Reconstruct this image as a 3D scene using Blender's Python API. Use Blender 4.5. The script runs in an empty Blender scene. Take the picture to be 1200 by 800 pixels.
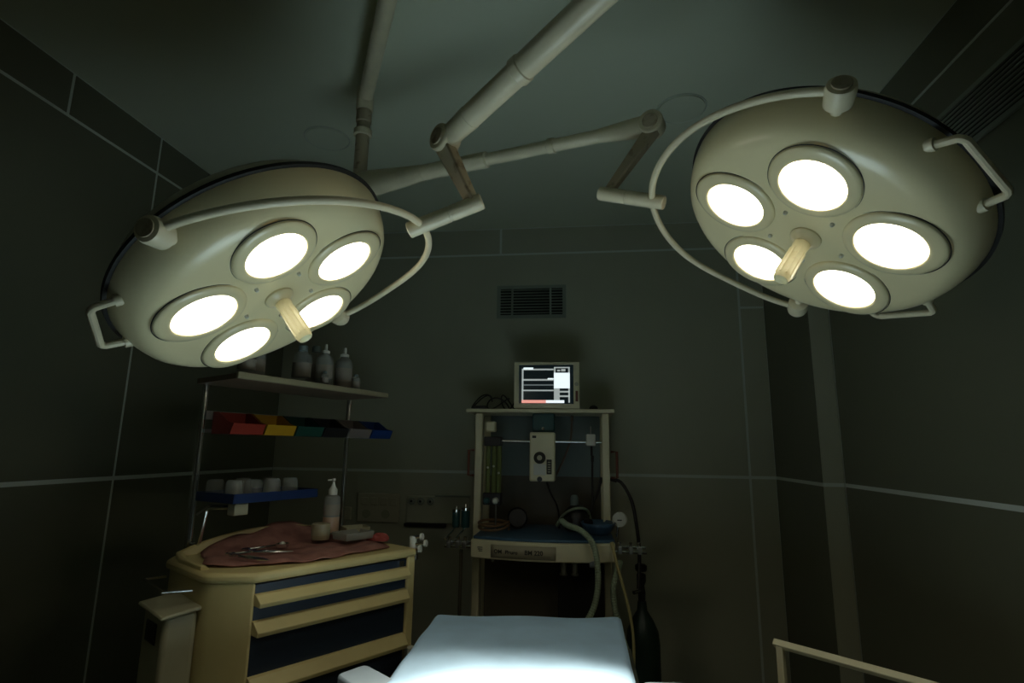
import bpy, bmesh, math, random
from mathutils import Vector, Matrix
random.seed(7)
PI = math.pi
H = 1.3                                   # camera height above the floor; measured heights below are relative to it

# ------------------------------------------------------------------ camera
scene = bpy.context.scene
col = scene.collection
cam_data = bpy.data.cameras.new('camera')
cam = bpy.data.objects.new('camera', cam_data)
col.objects.link(cam)
yaw, pitch, roll = .1247, .1894, .0136
fw = Vector((-math.sin(yaw)*math.cos(pitch), math.cos(yaw)*math.cos(pitch), math.sin(pitch)))
rt = Vector((math.cos(yaw), math.sin(yaw), 0))
up = rt.cross(fw)
r2 = rt*math.cos(roll) + up*math.sin(roll)
u2 = up*math.cos(roll) - rt*math.sin(roll)
cam.matrix_world = Matrix(((r2.x, u2.x, -fw.x, 0), (r2.y, u2.y, -fw.y, 0), (r2.z, u2.z, -fw.z, H), (0, 0, 0, 1)))
cam_data.sensor_width = 36
cam_data.lens = 36*654.4/1200
cam_data.clip_start = .02
scene.camera = cam

# ------------------------------------------------------------------ world, exposure
world = bpy.data.worlds.new('world')
scene.world = world
world.use_nodes = True
world.node_tree.nodes['Background'].inputs[0].default_value = (.5, .6, .5, 1)
world.node_tree.nodes['Background'].inputs[1].default_value = .0
scene.view_settings.view_transform = 'Standard'
scene.view_settings.look = 'None'
scene.view_settings.gamma = 1
scene.view_settings.exposure = 0.0
SPOT_W = 36.0                             # watts of each lens' narrow beam
LENS_E = 6.5                              # radiance of the glowing lens discs
FOCUS = Vector((-.12, 1.14, -.53+H))      # where the ten beams meet on the table

# ------------------------------------------------------------------ materials
def mat(name, c, rough=.5, metal=0, noise=0, scale=8, bump=0, c2=None, emit=None, estr=0, trans=0, alpha=1, spec=.5, coat=0, thr=None):
    m = bpy.data.materials.new(name)
    m.use_nodes = True
    nt = m.node_tree
    b = nt.nodes['Principled BSDF']
    b.inputs['Base Color'].default_value = (*c, 1)
    b.inputs['Roughness'].default_value = rough
    b.inputs['Metallic'].default_value = metal
    b.inputs['Specular IOR Level'].default_value = spec
    b.inputs['Transmission Weight'].default_value = trans
    b.inputs['Alpha'].default_value = alpha
    b.inputs['Coat Weight'].default_value = coat
    if emit:
        b.inputs['Emission Color'].default_value = (*emit, 1)
        b.inputs['Emission Strength'].default_value = estr
    tc = nt.nodes.new('ShaderNodeTexCoord')
    nz = nt.nodes.new('ShaderNodeTexNoise')
    nz.inputs['Scale'].default_value = scale
    nz.inputs['Detail'].default_value = 5
    nt.links.new(tc.outputs['Object'], nz.inputs['Vector'])
    if noise or c2:
        rp = nt.nodes.new('ShaderNodeValToRGB')
        d = c2 or tuple(x*(1-noise) for x in c)
        lo, hi = thr or (.35, .65)
        rp.color_ramp.elements[0].position = lo; rp.color_ramp.elements[0].color = (*d, 1)
        rp.color_ramp.elements[1].position = hi; rp.color_ramp.elements[1].color = (*c, 1)
        nt.links.new(nz.outputs['Fac'], rp.inputs['Fac'])
        nt.links.new(rp.outputs['Color'], b.inputs['Base Color'])
    if bump:
        bp = nt.nodes.new('ShaderNodeBump')
        bp.inputs['Strength'].default_value = bump
        bp.inputs['Distance'].default_value = .004
        nt.links.new(nz.outputs['Fac'], bp.inputs['Height'])
        nt.links.new(bp.outputs['Normal'], b.inputs['Normal'])
    return m

M = dict(
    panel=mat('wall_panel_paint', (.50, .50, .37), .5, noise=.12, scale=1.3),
    panel_shaded=mat('wall_panel_paint_shaded', (.175, .178, .12), .5, noise=.12, scale=1.3),  # darker copy of the wall paint, the side walls' dimness put into its colour
    ring=mat('downlight_rim', (.60, .64, .52), .5),
    plate=mat('name_plate_metal', (.42, .38, .26), .5),
    seam=mat('seam_sealant', (.72, .76, .70), .7),
    ceil=mat('ceiling_paint', (.70, .74, .57), .6, noise=.06, scale=1.0),
    floor=mat('floor_vinyl', (.16, .17, .13), .4, noise=.2, scale=5),
    lamp=mat('lamp_enamel', (.84, .74, .45), .28, noise=.05, scale=6, coat=.3),
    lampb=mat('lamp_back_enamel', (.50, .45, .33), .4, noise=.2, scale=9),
    arm=mat('arm_enamel', (.80, .72, .50), .35, noise=.12, scale=14),
    armdirt=mat('worn_arm_enamel', (.50, .42, .28), .5, c2=(.26, .19, .11), scale=34, thr=(.30, .44)),
    seal=mat('black_rubber', (.015, .015, .014), .6),
    lens=mat('lit_lens_glass', (.9, .9, .85), .2, emit=(1, .93, .74), estr=LENS_E),
    grip=mat('cream_plastic_grip', (.88, .80, .48), .35, c2=(.74, .62, .30), scale=40, thr=(.2, .45)),
    chrome=mat('chrome', (.75, .75, .72), .16, 1, noise=.1, scale=30),
    steel=mat('dull_steel', (.45, .45, .42), .35, 1, noise=.2, scale=20),
    cream=mat('cream_metal', (.84, .78, .53), .4, noise=.1, scale=9),
    cartc=mat('cart_cream_plastic', (.70, .58, .27), .42, noise=.1, scale=7),
    cartd=mat('bin_cream_plastic', (.40, .38, .25), .45, noise=.15, scale=7),
    navy=mat('navy_drawer_front', (.022, .038, .066), .4, noise=.15, scale=6),
    bluemat=mat('blue_mat', (.07, .15, .25), .35, noise=.25, scale=20, bump=.2),
    sheet=mat('pale_blue_sheet', (.47, .69, .94), .75, noise=.08, scale=14, bump=.25),
    board=mat('armboard_cover', (.30, .38, .46), .7, noise=.06, scale=20),
    boardb=mat('armboard_blue_edge', (.06, .14, .30), .5),
    pink=mat('pink_cloth', (.46, .22, .18), .8, c2=(.27, .12, .10), scale=16, bump=.6),
    black=mat('black_plastic', (.015, .014, .013), .4),
    blackr=mat('black_hose_rubber', (.02, .018, .016), .5),
    darkm=mat('dark_cabinet_metal', (.11, .095, .06), .5, noise=.3, scale=5),
    greyp=mat('blue_grey_backing', (.17, .22, .21), .5, noise=.1, scale=4),
    teal=mat('dark_teal_plastic', (.02, .09, .09), .35),
    greenglass=mat('green_flowmeter_tube', (.22, .27, .10), .15, alpha=.75),
    hose=mat('pale_green_hose', (.34, .42, .29), .45, noise=.15, scale=30),
    hosey=mat('yellow_tube', (.55, .48, .22), .4),
    glass=mat('cloudy_clear_plastic', (.5, .54, .52), .12, alpha=.25),
    glassd=mat('frosted_plastic', (.42, .44, .40), .3, alpha=.5),
    white=mat('white_plastic', (.68, .68, .60), .4),
    label=mat('paper_label', (.26, .24, .19), .8, c2=(.28, .24, .2), scale=60),
    liquid=mat('pinkish_liquid', (.50, .33, .22), .3),
    red=mat('red_bin', (.33, .035, .018), .4), yellow=mat('yellow_bin', (.55, .30, .015), .4),
    green=mat('green_bin', (.015, .07, .05), .4), blackb=mat('black_bin', (.015, .014, .016), .4),
    grey=mat('grey_bin', (.22, .19, .17), .5), blue=mat('blue_bin', (.012, .05, .22), .4),
    tray=mat('blue_tray', (.012, .032, .11), .4),
    wood=mat('shelf_laminate', (.20, .14, .09), .5, noise=.2, scale=12),
    trim=mat('shelf_cream_edge', (.36, .32, .20), .35),
    redbrown=mat('red_brown_rail', (.20, .07, .04), .5),
    gascyl=mat('dark_green_cylinder', (.02, .045, .03), .4),
    ventm=mat('vent_metal', (.30, .33, .27), .5), ventd=mat('vent_dark', (.02, .022, .018), .8),
    outlet=mat('beige_switch_plate', (.50, .46, .33), .5), ink=mat('dark_ink', (.04, .04, .03), .7),
    scr=mat('screen_dark', (.004, .006, .008), .2, emit=(.15, .3, .35), estr=.02),
    scrw=mat('screen_white', (.5, .5, .5), .3, emit=(.85, .97, 1), estr=1.0),
    scrg=mat('screen_trace', (.3, .3, .3), .3, emit=(.75, .85, .82), estr=.4),
    scrr=mat('screen_red', (.4, .2, .2), .3, emit=(1, .42, .34), estr=.75),
)

# ------------------------------------------------------------------ helpers
class B:
    """collects shapes in world coordinates, z relative to the camera height"""
    def __init__(s): s.v = []; s.f = []
    def add(s, vs, fs):
        n = len(s.v); s.v += [Vector(v) for v in vs]; s.f += [tuple(i+n for i in f) for f in fs]; return s
    def hexa(s, p):                       # 8 points: bottom ring 4, top ring 4
        return s.add(p, [(3, 2, 1, 0), (4, 5, 6, 7), (0, 1, 5, 4), (1, 2, 6, 5), (2, 3, 7, 6), (3, 0, 4, 7)])
    def box(s, x0, x1, y0, y1, z0, z1):
        return s.hexa([(x0, y0, z0), (x1, y0, z0), (x1, y1, z0), (x0, y1, z0), (x0, y0, z1), (x1, y0, z1), (x1, y1, z1), (x0, y1, z1)])
    def obox(s, o, ex, ey, lx, ly, z0, z1, sx=0, sy=0):   # oriented box: origin corner o (xy), axes ex, ey, ranges lx, ly
        p = []
        for z in (z0, z1):
            for a, b in ((lx[0], ly[0]), (lx[1], ly[0]), (lx[1], ly[1]), (lx[0], ly[1])):
                p.append((o[0]+ex[0]*a+ey[0]*b, o[1]+ex[1]*a+ey[1]*b, z))
        return s.hexa(p)
    def prism(s, poly, z0, z1, z1f=None):
        n = len(poly)
        vs = [(x, y, z0) for x, y in poly]+[(x, y, z1) for x, y in poly]
        fs = [tuple(range(n-1, -1, -1)), tuple(range(n, 2*n))]+[(i, (i+1) % n, n+(i+1) % n, n+i) for i in range(n)]
        return s.add(vs, fs)
    def extr(s, poly3, d):                # planar polygon in 3D extruded by vector d
        n = len(poly3); d = Vector(d)
        vs = [Vector(p) for p in poly3]+[Vector(p)+d for p in poly3]
        fs = [tuple(range(n-1, -1, -1)), tuple(range(n, 2*n))]+[(i, (i+1) % n, n+(i+1) % n, n+i) for i in range(n)]
        return s.add(vs, fs)
    def tube(s, pts, r, seg=10, closed=False, caps=True):
        pts = [Vector(p) for p in pts]; n = len(pts)
        rr = r if isinstance(r, (list, tuple)) else [r]*n
        ref = None; rings = []
        for i, p in enumerate(pts):
            if closed: t = (pts[(i+1) % n]-pts[i-1]).normalized()
            else: t = ((pts[min(i+1, n-1)]-pts[max(i-1, 0)])).normalized()
            if ref is None:
                ref = Vector((0, 0, 1)) if abs(t.z) < .9 else Vector((1, 0, 0))
            a = (ref-t*ref.dot(t)).normalized(); ref = a; b = t.cross(a)
            rings.append([p+(a*math.cos(2*PI*k/seg)+b*math.sin(2*PI*k/seg))*rr[i] for k in range(seg)])
        vs = [v for g in rings for v in g]; fs = []
        for i in range(n if closed else n-1):
            j = (i+1) % n
            for k in range(seg):
                l = (k+1) % seg
                fs.append((i*seg+k, i*seg+l, j*seg+l, j*seg+k))
        if caps and not closed:
            fs.append(tuple(range(seg-1, -1, -1))); fs.append(tuple((n-1)*seg+k for k in range(seg)))
        return s.add(vs, fs)
    def lathe(s, prof, o, ax=(0, 0, 1), seg=24):   # prof: (r, h) along the axis ax from o
        o = Vector(o); ax = Vector(ax).normalized()
        a = ax.cross(Vector((0, 1, 0)) if abs(ax.y) < .9 else Vector((1, 0, 0))).normalized(); b = ax.cross(a)
        vs = []; fs = []; n = len(prof)
        for r, h in prof:
            for k in range(seg):
                t = 2*PI*k/seg
                vs.append(o+ax*h+(a*math.cos(t)+b*math.sin(t))*max(r, 1e-5))
        for i in range(n-1):
            for k in range(seg):
                l = (k+1) % seg
                fs.append((i*seg+k, i*seg+l, (i+1)*seg+l, (i+1)*seg+k))
        fs.append(tuple(range(seg-1, -1, -1))); fs.append(tuple((n-1)*seg+k for k in range(seg)))
        return s.add(vs, fs)
    def cyl(s, a, b, r, seg=16, r2=None):
        a = Vector(a); b = Vector(b)
        return s.lathe([(r, 0), (r if r2 is None else r2, (b-a).length)], a, b-a, seg)
    def ball(s, c, r, seg=12):
        return s.lathe([(r*math.sin(PI*i/8), -r*math.cos(PI*i/8)) for i in range(9)], c, (0, 0, 1), seg)
    def grid(s, fn, nu, nv):
        vs = [fn(i/nu, j/nv) for j in range(nv+1) for i in range(nu+1)]
        fs = [(j*(nu+1)+i, j*(nu+1)+i+1, (j+1)*(nu+1)+i+1, (j+1)*(nu+1)+i) for j in range(nv) for i in range(nu)]
        return s.add(vs, fs)

def root_of(p):
    while p.parent: p = p.parent
    return p
def obj(name, b, m, parent=None, bevel=0, solid=0, sharp=35, seg=2):
    me = bpy.data.meshes.new(name)
    off = root_of(parent).location if parent else Vector((0, 0, 0))
    me.from_pydata([Vector((v.x, v.y, v.z+H))-off for v in b.v], [], b.f)
    bm = bmesh.new(); bm.from_mesh(me)
    bmesh.ops.remove_doubles(bm, verts=bm.verts, dist=1e-6)
    bmesh.ops.recalc_face_normals(bm, faces=bm.faces); bm.to_mesh(me); bm.free()
    me.shade_smooth(); me.set_sharp_from_angle(angle=math.radians(sharp))
    me.materials.append(M[m] if isinstance(m, str) else m)
    o = bpy.data.objects.new(name, me); col.objects.link(o)
    if parent: o.parent = parent
    if solid:
        md = o.modifiers.new('thickness', 'SOLIDIFY'); md.thickness = solid; md.offset = -1
    if bevel:
        md = o.modifiers.new('bevel', 'BEVEL'); md.width = bevel; md.segments = seg; md.limit_method = 'ANGLE'; md.angle_limit = math.radians(35)
    return o
def thing(name, label, cat, loc, group=None):
    o = bpy.data.objects.new(name, None); col.objects.link(o)
    o.location = (loc[0], loc[1], loc[2]+H); o.empty_display_size = .05
    o['label'] = label; o['category'] = cat
    if group: o['group'] = group
    return o
def tag(o, label, cat, group=None):
    c = Vector((0, 0, 0)); o['label'] = label; o['category'] = cat
    if group: o['group'] = group
    return o
def struct(o): o['kind'] = 'structure'; return o
def dup(root, delta, label, name=None):
    c = root.copy(); col.objects.link(c); c.location = Vector(root.location)+Vector(delta); c['label'] = label
    for ch in root.children:
        d = ch.copy(); col.objects.link(d); d.parent = c
        for g in ch.children:
            e = g.copy(); col.objects.link(e); e.parent = d
    return c
def cr(pts, n=8):                          # smooth curve through points
    P = [Vector(p) for p in pts]; P = [P[0]*2-P[1]]+P+[P[-1]*2-P[-2]]; out = []
    for i in range(1, len(P)-2):
        for k in range(n):
            t = k/n
            out.append(.5*((2*P[i])+(P[i+1]-P[i-1])*t+(2*P[i-1]-5*P[i]+4*P[i+1]-P[i+2])*t*t+(3*P[i]-P[i-1]-3*P[i+1]+P[i+2])*t**3))
    return out+[P[-2]]
def lerp(a, b, t): return Vector(a)*(1-t)+Vector(b)*t

# ------------------------------------------------------------------ the room
XL, XR, YB, YF, ZF, ZC = -1.925, 1.177, 3.383, -2.0, -1.3, 1.4
ZD, ZBND = -.142, 1.222                    # dado joint, joint of the top band
G = .007                                    # half of a joint's width
T = .003                                    # panels stand this far proud of their sealant bed

struct(obj('floor', B().box(XL-.2, XR+.2, YF-.2, YB+.2, ZF-.1, ZF), 'floor'))
struct(obj('ceiling', B().box(XL-.2, XR+.2, YF-.2, YB+.2, ZC, ZC+.1), 'ceil'))
wl = struct(obj('wall_left', B().box(XL-.15, XL-T, YF, YB, ZF, ZC), 'seam'))
wb = struct(obj('wall_back', B().box(XL-T, XR+.15, YB+T, YB+.15, ZF, ZC), 'seam'))
wr = struct(obj('wall_right', B().box(XR+T, XR+.15, YF, YB+T, ZF, ZC), 'seam'))
wf = struct(obj('wall_front', B().box(XL-.15, XR+.15, YF-.15, YF, ZF, ZC), 'panel_shaded'))
def rng(a, b, g0=G, g1=G): return a+g0, b-g1
def panels(parent, axis, edges, zs, plane):
    for a, b in zip(edges[:-1], edges[1:]):
        for z0, z1, gz0, gz1 in zs:
            p, q = rng(a, b); w, x = rng(z0, z1, gz0, gz1)
            if axis == 'y': bb = B().box(min(plane, plane+.0), plane, p, q, w, x) if 0 else B().box(*sorted((plane, plane-T*(1 if plane < 0 else -1))), p, q, w, x)
            else: bb = B().box(p, q, plane, plane+T, w, x)
            obj('panel', bb, 'panel_shaded' if axis == 'y' else 'panel', parent)  # side walls get the paint with shade in its colour
low = (ZF, ZD, 0, .0085); mid = (ZD, ZBND, .0085, G); top = (ZBND, ZC, G, G)
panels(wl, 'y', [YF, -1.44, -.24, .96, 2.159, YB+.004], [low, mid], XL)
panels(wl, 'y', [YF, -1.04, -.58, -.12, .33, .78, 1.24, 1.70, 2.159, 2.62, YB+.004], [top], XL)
panels(wb, 'x', [XL-.007, .943], [low, mid], YB)
panels(wb, 'x', [.943, XR-.09], [low, (ZD, .846, .0085, G), (.846, ZBND, G, G)], YB)
panels(wb, 'x', [XL-.007, -.505, .943, XR-.09], [top], YB)
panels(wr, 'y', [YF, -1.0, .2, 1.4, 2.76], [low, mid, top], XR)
# boxed-in duct in the back right corner
dc = struct(obj('trim_1', B().box(XR-.095+T, XR, 2.76+T, YB, ZF, ZC), 'seam'))
for z0, z1, g0, g1 in (low, mid, top):
    obj('panel', B().box(XR-.095, XR-.095+T, 2.762, YB-.002, z0+g0, z1-g1), 'panel_shaded', dc)  # duct's left face: its shade is painted in with the darker copy
    obj('panel', B().box(XR-.095+T+.0005, XR-.001, 2.76, 2.76+T, z0+g0, z1-g1), 'panel', dc)
# recessed ceiling downlights, switched off
def downlight(c, label):
    t = thing('ceiling_downlight', label, 'ceiling light', (c[0], c[1], ZC), 'unlit round ceiling lights')
    obj('rim', B().tube([(c[0]+.1*math.cos(a), c[1]+.1*math.sin(a), ZC-.002) for a in [2*PI*k/40 for k in range(40)]], .003, 6, closed=True), 'ring', t)
    obj('diffuser', B().lathe([(.094, 0), (.094, .006)], (c[0], c[1], ZC-.006), seg=40), 'ceil', t)
downlight((-1.156, 2.24), 'unlit round ceiling light above the left surgical lamp')
downlight((.425, 2.17), 'unlit round ceiling light left of the right surgical lamp')
# back wall vent
t = thing('air_vent', 'rectangular louvred air vent high on the back wall above the monitor', 'air vent', (-.306, YB, .80))
obj('backing', B().box(-.505, -.105, YB-.003, YB, .815, .995), 'ventd', t)
fb = B()
for x0, x1, z0, z1 in ((-.522, -.088, .80, .82), (-.522, -.088, .99, 1.01), (-.522, -.50, .82, .99), (-.11, -.088, .82, .99)):
    fb.box(x0, x1, YB-.012, YB, z0, z1)
obj('frame', fb, 'ventm', t)
for x in (-.425, -.185): obj('divider', B().box(x-.006, x+.006, YB-.012, YB-.003, .82, .99), 'ventm', t)
for k in range(9):
    z = .832+k*.0185
    obj('slat', B().hexa([(-.5, YB-.011, z-.004), (-.11, YB-.011, z-.004), (-.11, YB-.004, z+.003), (-.5, YB-.004, z+.003), (-.5, YB-.011, z-.002), (-.11, YB-.011, z-.002), (-.11, YB-.004, z+.005), (-.5, YB-.004, z+.005)]), 'ventm', t)
# long return grille on the right wall
t = thing('wall_grille', 'long horizontal slatted grille high on the right wall', 'air vent', (XR, 1.1, .915))
obj('backing', B().box(XR-.003, XR, .4, 1.86, .93, 1.07), 'ventd', t)
fb = B()
for y0, y1, z0, z1 in ((.38, 1.88, .915, .93), (.38, 1.88, 1.07, 1.086), (.38, .4, .93, 1.07), (1.86, 1.88, .93, 1.07)):
    fb.box(XR-.01, XR, y0, y1, z0, z1)
obj('frame', fb, 'ventm', t)
for k in range(9):
    z = .94+k*.0145
    obj('slat', B().box(XR-.009, XR-.003, .4, 1.86, z, z+.004), 'ventm', t)

# switches and gas outlets on the back wall
t = thing('switch_panel', 'wide beige switch and socket panel on the back wall behind the drawer cart', 'switch panel', (-1.22, YB, -.444))
obj('plate', B().box(-1.351, -1.089, YB-.022, YB, -.444, -.276), 'outlet', t, .006)
for i in range(4): obj('switch', B().box(-1.325+i*.06, -1.283+i*.06, YB-.028, YB-.021, -.345, -.30), 'outlet', t, .003)
for x in (-1.29, -1.17): obj('socket', B().cyl((x, YB-.021, -.395), (x, YB-.026, -.395), .026, 20), 'cartd', t)
t = thing('small_socket', 'small square wall socket left of the wide switch panel', 'wall socket', (-1.43, YB, -.43))
obj('plate', B().box(-1.47, -1.39, YB-.02, YB, -.435, -.36), 'outlet', t, .005)
obj('switch', B().box(-1.44, -1.42, YB-.025, YB-.019, -.41, -.385), 'outlet', t, .002)
t = thing('gas_outlet_panel', 'dark green gas outlet panel with three round outlets on the back wall', 'gas outlets', (-.86, YB, -.45))
obj('plate', B().box(-1.044, -.66, YB-.02, YB, -.44, -.285), 'panel', t, .004)
obj('bottom_rail', B().box(-1.05, -.80, YB-.035, YB, -.46, -.442), 'black', t)
obj('top_rail', B().box(-.87, -.66, YB-.03, YB, -.288, -.278), 'ventm', t)
for x in (-1.01, -.955, -.895):
    o = obj('outlet', B().lathe([(.022, 0), (.022, .012), (.012, .016), (.012, .022)], (x, YB-.02, -.315), (0, -1, 0), 20), 'ventm', t)
    obj('socket_hole', B().cyl((x, YB-.041, -.315), (x, YB-.043, -.315), .007, 12), 'black', o)

# ------------------------------------------------------------------ surgical lamps
def lamp(C, n, t0, O, e, w, handles, label, J, jdir, arm):
    C, n, O, e, w = map(Vector, (C, n, O, e, w)); n.normalize()
    a = n.cross(Vector((0, 1, 0))).normalized(); b = n.cross(a)
    def P(r, t, h): return C+(a*math.cos(t)+b*math.sin(t))*r+n*h
    t = thing('surgical_lamp', label, 'surgical lamp', C, 'five-lens surgical lamps')
    obj('lamp_shell', B().lathe([(.0, .0), (.10, .0), (.20, .0), (.25, .001), (.268, .004), (.282, .011), (.294, .023), (.303, .04), (.310, .058), (.314, .073), (.316, .086)], C, n, 96), 'lamp', t, sharp=60)
    obj('rim_seal', B().lathe([(.312, .084), (.323, .086), (.323, .094), (.312, .096)], C, n, 96), 'seal', t)
    obj('back_cover', B().lathe([(.314, .094), (.312, .105), (.29, .135), (.22, .165), (.1, .18), (0, .182)], C, n, 72), 'lampb', t, sharp=60)
    focus = FOCUS-Vector((0, 0, H))
    for k in range(5):
        q = t0+k*2*PI/5; c = P(.17, q, 0)
        out = (a*math.cos(q)+b*math.sin(q))
        # D-shaped raised housing: circle bulging outwards
        prof = []
        def ring(r, h, s=1.0):
            vs = []
            for m in range(48):
                u = 2*PI*m/48; d = a*math.cos(u)+b*math.sin(u); g = d.dot(out)
                rad = r*(1+.04*max(0, g)**2) if r < .07 else r*(.935+.095*max(0, g)**1.5)
                vs.append(c+d*rad-n*h)
            return vs
        bz = B(); R = [ring(.0965, -.004), ring(.0965, .002), ring(.094, .0055), ring(.086, .0075), ring(.074, .009), ring(.0675, .0085), ring(.0655, .006), ring(.064, .003)]
        vs = [v for g in R for v in g]; fs = []
        for i in range(len(R)-1):
            for m in range(48): fs.append((i*48+m, i*48+(m+1) % 48, (i+1)*48+(m+1) % 48, (i+1)*48+m))
        bz.add(vs, fs)
        z = obj('lens_housing', bz, 'lamp', t, sharp=50)
        gr = B().tube([c+(a*math.cos(u)+b*math.sin(u))*.0985*(.935+.095*max(0, (a*math.cos(u)+b*math.sin(u)).dot(out))**1.5)-n*.0002 for u in [q+math.radians(-115+m*230/40) for m in range(41)]], [.0002+.0009*math.sin(PI*m/40)**.5 for m in range(41)], 6)
        obj('gasket', gr, 'seal', z)
        obj('lens', B().lathe([(.0655, 0), (.0655, .003), (.045, .0055), (.02, .007), (0, .0075)], c-n*.004, -n, 48), 'lens', z, sharp=60)
        ld = bpy.data.lights.new('beam', 'SPOT'); ld.energy = SPOT_W; ld.color = (1, .93, .74)
        ld.spot_size = math.radians(48); ld.spot_blend = 1.0; ld.shadow_soft_size = .03
        lo = bpy.data.objects.new('beam', ld); col.objects.link(lo); lo.parent = t
        pos = c-n*.03; lo.location = pos-C
        lo.rotation_euler = (focus-pos).to_track_quat('-Z', 'Y').to_euler()
        sp = P(.083, q+PI/5, 0)
        obj('screw', B().lathe([(.0048, 0), (.0046, .003), (.0036, .0058), (.0018, .0074), (0, .0078)], sp, -n, 12), 'white', t)
    obj('grip_socket', B().lathe([(.034, -.001), (.034, .004), (.029, .010), (.024, .012), (.019, .018)], C, -n, 32), 'lamp', t)
    g = obj('sterile_grip', B().lathe([(.017, 0), (.0185, .012), (.0165, .03), (.0175, .085), (.018, .105), (.0155, .112), (.010, .108), (0, .107)], C-n*.012, -n, 24), 'grip', t)
    rb = B()
    for k in range(8):
        d = a*math.cos(k*PI/4)+b*math.sin(k*PI/4); rb.tube([C-n*.04+d*.0168, C-n*.112+d*.0178], .0022, 6)
    obj('grip_ribs', rb, 'grip', g)
    for th in handles:
        q = math.radians(th); dq = math.radians(16)
        pts = [P(.300, q-dq*.96, .055), P(.346, q-dq*.74, .058), P(.350, q-dq*.68, .058), P(.352, q-dq*.62, .058), P(.352, q+dq*.62, .058), P(.350, q+dq*.68, .058), P(.346, q+dq*.74, .058), P(.300, q+dq*.96, .055)]
        h = obj('side_handle', B().tube(pts, .0075, 10), 'arm', t)
        for s in (-1, 1):
            obj('mount', B().cyl(P(.303, q+s*dq*.95, .055), P(.316, q+s*dq*.89, .056), .012, 12), 'arm', h)
    # yoke
    key = [(150, 0), (180, 0), (210, -.010), (240, .018), (270, .023), (300, .010), (330, 0), (360, 0), (390, 0)]
    def dr(x):
        i = min(5, int((x-180)//30)); f_ = (x-180-30*i)/30
        p0, p1, p2, p3 = [key[i+m][1] for m in range(4)]
        return .5*((2*p1)+(p2-p0)*f_+(2*p0-5*p1+4*p2-p3)*f_*f_+(3*p1-p0-3*p2+p3)*f_**3)
    R0 = .359; yk = []
    for k in range(73):
        x = 180+k*2.5; u = math.radians(x); yk.append(O+(e*math.cos(u)+w*math.sin(u))*(R0+dr(x)))
    obj('yoke', B().tube(yk, .0082, 12), 'arm', t)
    for s in (1, -1):
        o = obj('pivot_boss', B().lathe([(.010, .314), (.010, .329), (.019, .331), (.025, .334), (.026, .366), (.024, .374), (.018, .376)], O, e*s, 28), 'arm', t)
        obj('pivot_cap', B().lathe([(.017, .3755), (.017, .379), (.012, .380), (.004, .377), (0, .377)], O, e*s, 20), 'armdirt', o)
    mid_ = yk[36]; rd = -w
    ta, tb = mid_-rd*.032, mid_+rd*.150
    tt = obj('yoke_tube', B().lathe([(.0165, 0), (.0185, .002), (.0185, .10), (.0172, .101), (.0172, .105), (.0185, .106), (.0185, .18), (.0165, .182)], ta, rd, 24), 'arm', t)
    # tapered bracket up to the joint
    J = Vector(J); bt = tb-rd*.022
    top_ = J-Vector((0, 0, .02)); jd = Vector(jdir).normalized(); sd = Vector((jd.x, jd.y, 0)).normalized(); pd = Vector((-sd.y, sd.x, 0))
    def sq(c, wx, wy): return [c-sd*wx-pd*wy, c+sd*wx-pd*wy, c+sd*wx+pd*wy, c-sd*wx+pd*wy]
    obj('bracket', B().hexa(sq(bt, arm['bw0'], .013)+sq(top_, arm['bw1'], .016)), 'armdirt', t, .005)
    # joint housing and spring arm
    E1 = Vector(arm['E']); L = (E1-J).length; d = (E1-J).normalized()
    side = d.cross(Vector((0, 0, 1))).normalized()
    hp = B().cyl(J-side*.024, J+side*.024, arm['jr'], 28)
    obj('joint', hp, 'arm', t, .004)
    for s in (-1, 1):
        obj('joint_cap', B().lathe([(arm['jr']*.62, 0), (arm['jr']*.6, .004), (.004, .005), (0, .005)], J+side*s*.024, side*s, 20), 'armdirt', t)
    r0, r1, r2 = arm['r']
    fl = B(); upv = side.cross(d)
    st = [(0, arm['jr']*.95, .022), (.05, arm['jr']*.9, .023), (arm['f0'], r0*1.04, r0*1.04)]
    def sec(x, hh, ww):
        o_ = J+d*x
        return [o_+upv*(hh*math.sin(2*PI*k/20))+side*(ww*math.cos(2*PI*k/20)) for k in range(20)]
    def loft(sts):
        bb = B(); V = []; F = []
        for q in sts: V += sec(*q)
        for i in range(len(sts)-1):
            for k in range(20): F.append((i*20+k, i*20+(k+1) % 20, (i+1)*20+(k+1) % 20, (i+1)*20+k))
        F.append(tuple(range(19, -1, -1))); F.append(tuple((len(sts)-1)*20+k for k in range(20)))
        return bb.add(V, F)
    obj('arm_end_cover', loft(st), 'arm', t)
    cx = arm['collar']
    obj('spring_arm', B().lathe([(r0, arm['f0']-.02), (r0, cx-.002), (r1, cx+.002), (r1, arm['c2']), (r2, arm['c2']+.004), (r2, L-.05)], J, d, 28), 'arm', t)
    obj('collar', B().lathe([(r0, -.012), (r0+.004, -.009), (r0+.004, .009), (r0, .012)], J+d*cx, d, 28), 'arm', t)
    obj('arm_end_cover', loft([(L-arm['f1'], r2*1.04, r2*1.04), (L-.03, arm['fh'], .03), (L+.02, arm['fh']*.9, .028)]), 'arm', t)
    return t, E1, side

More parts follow.
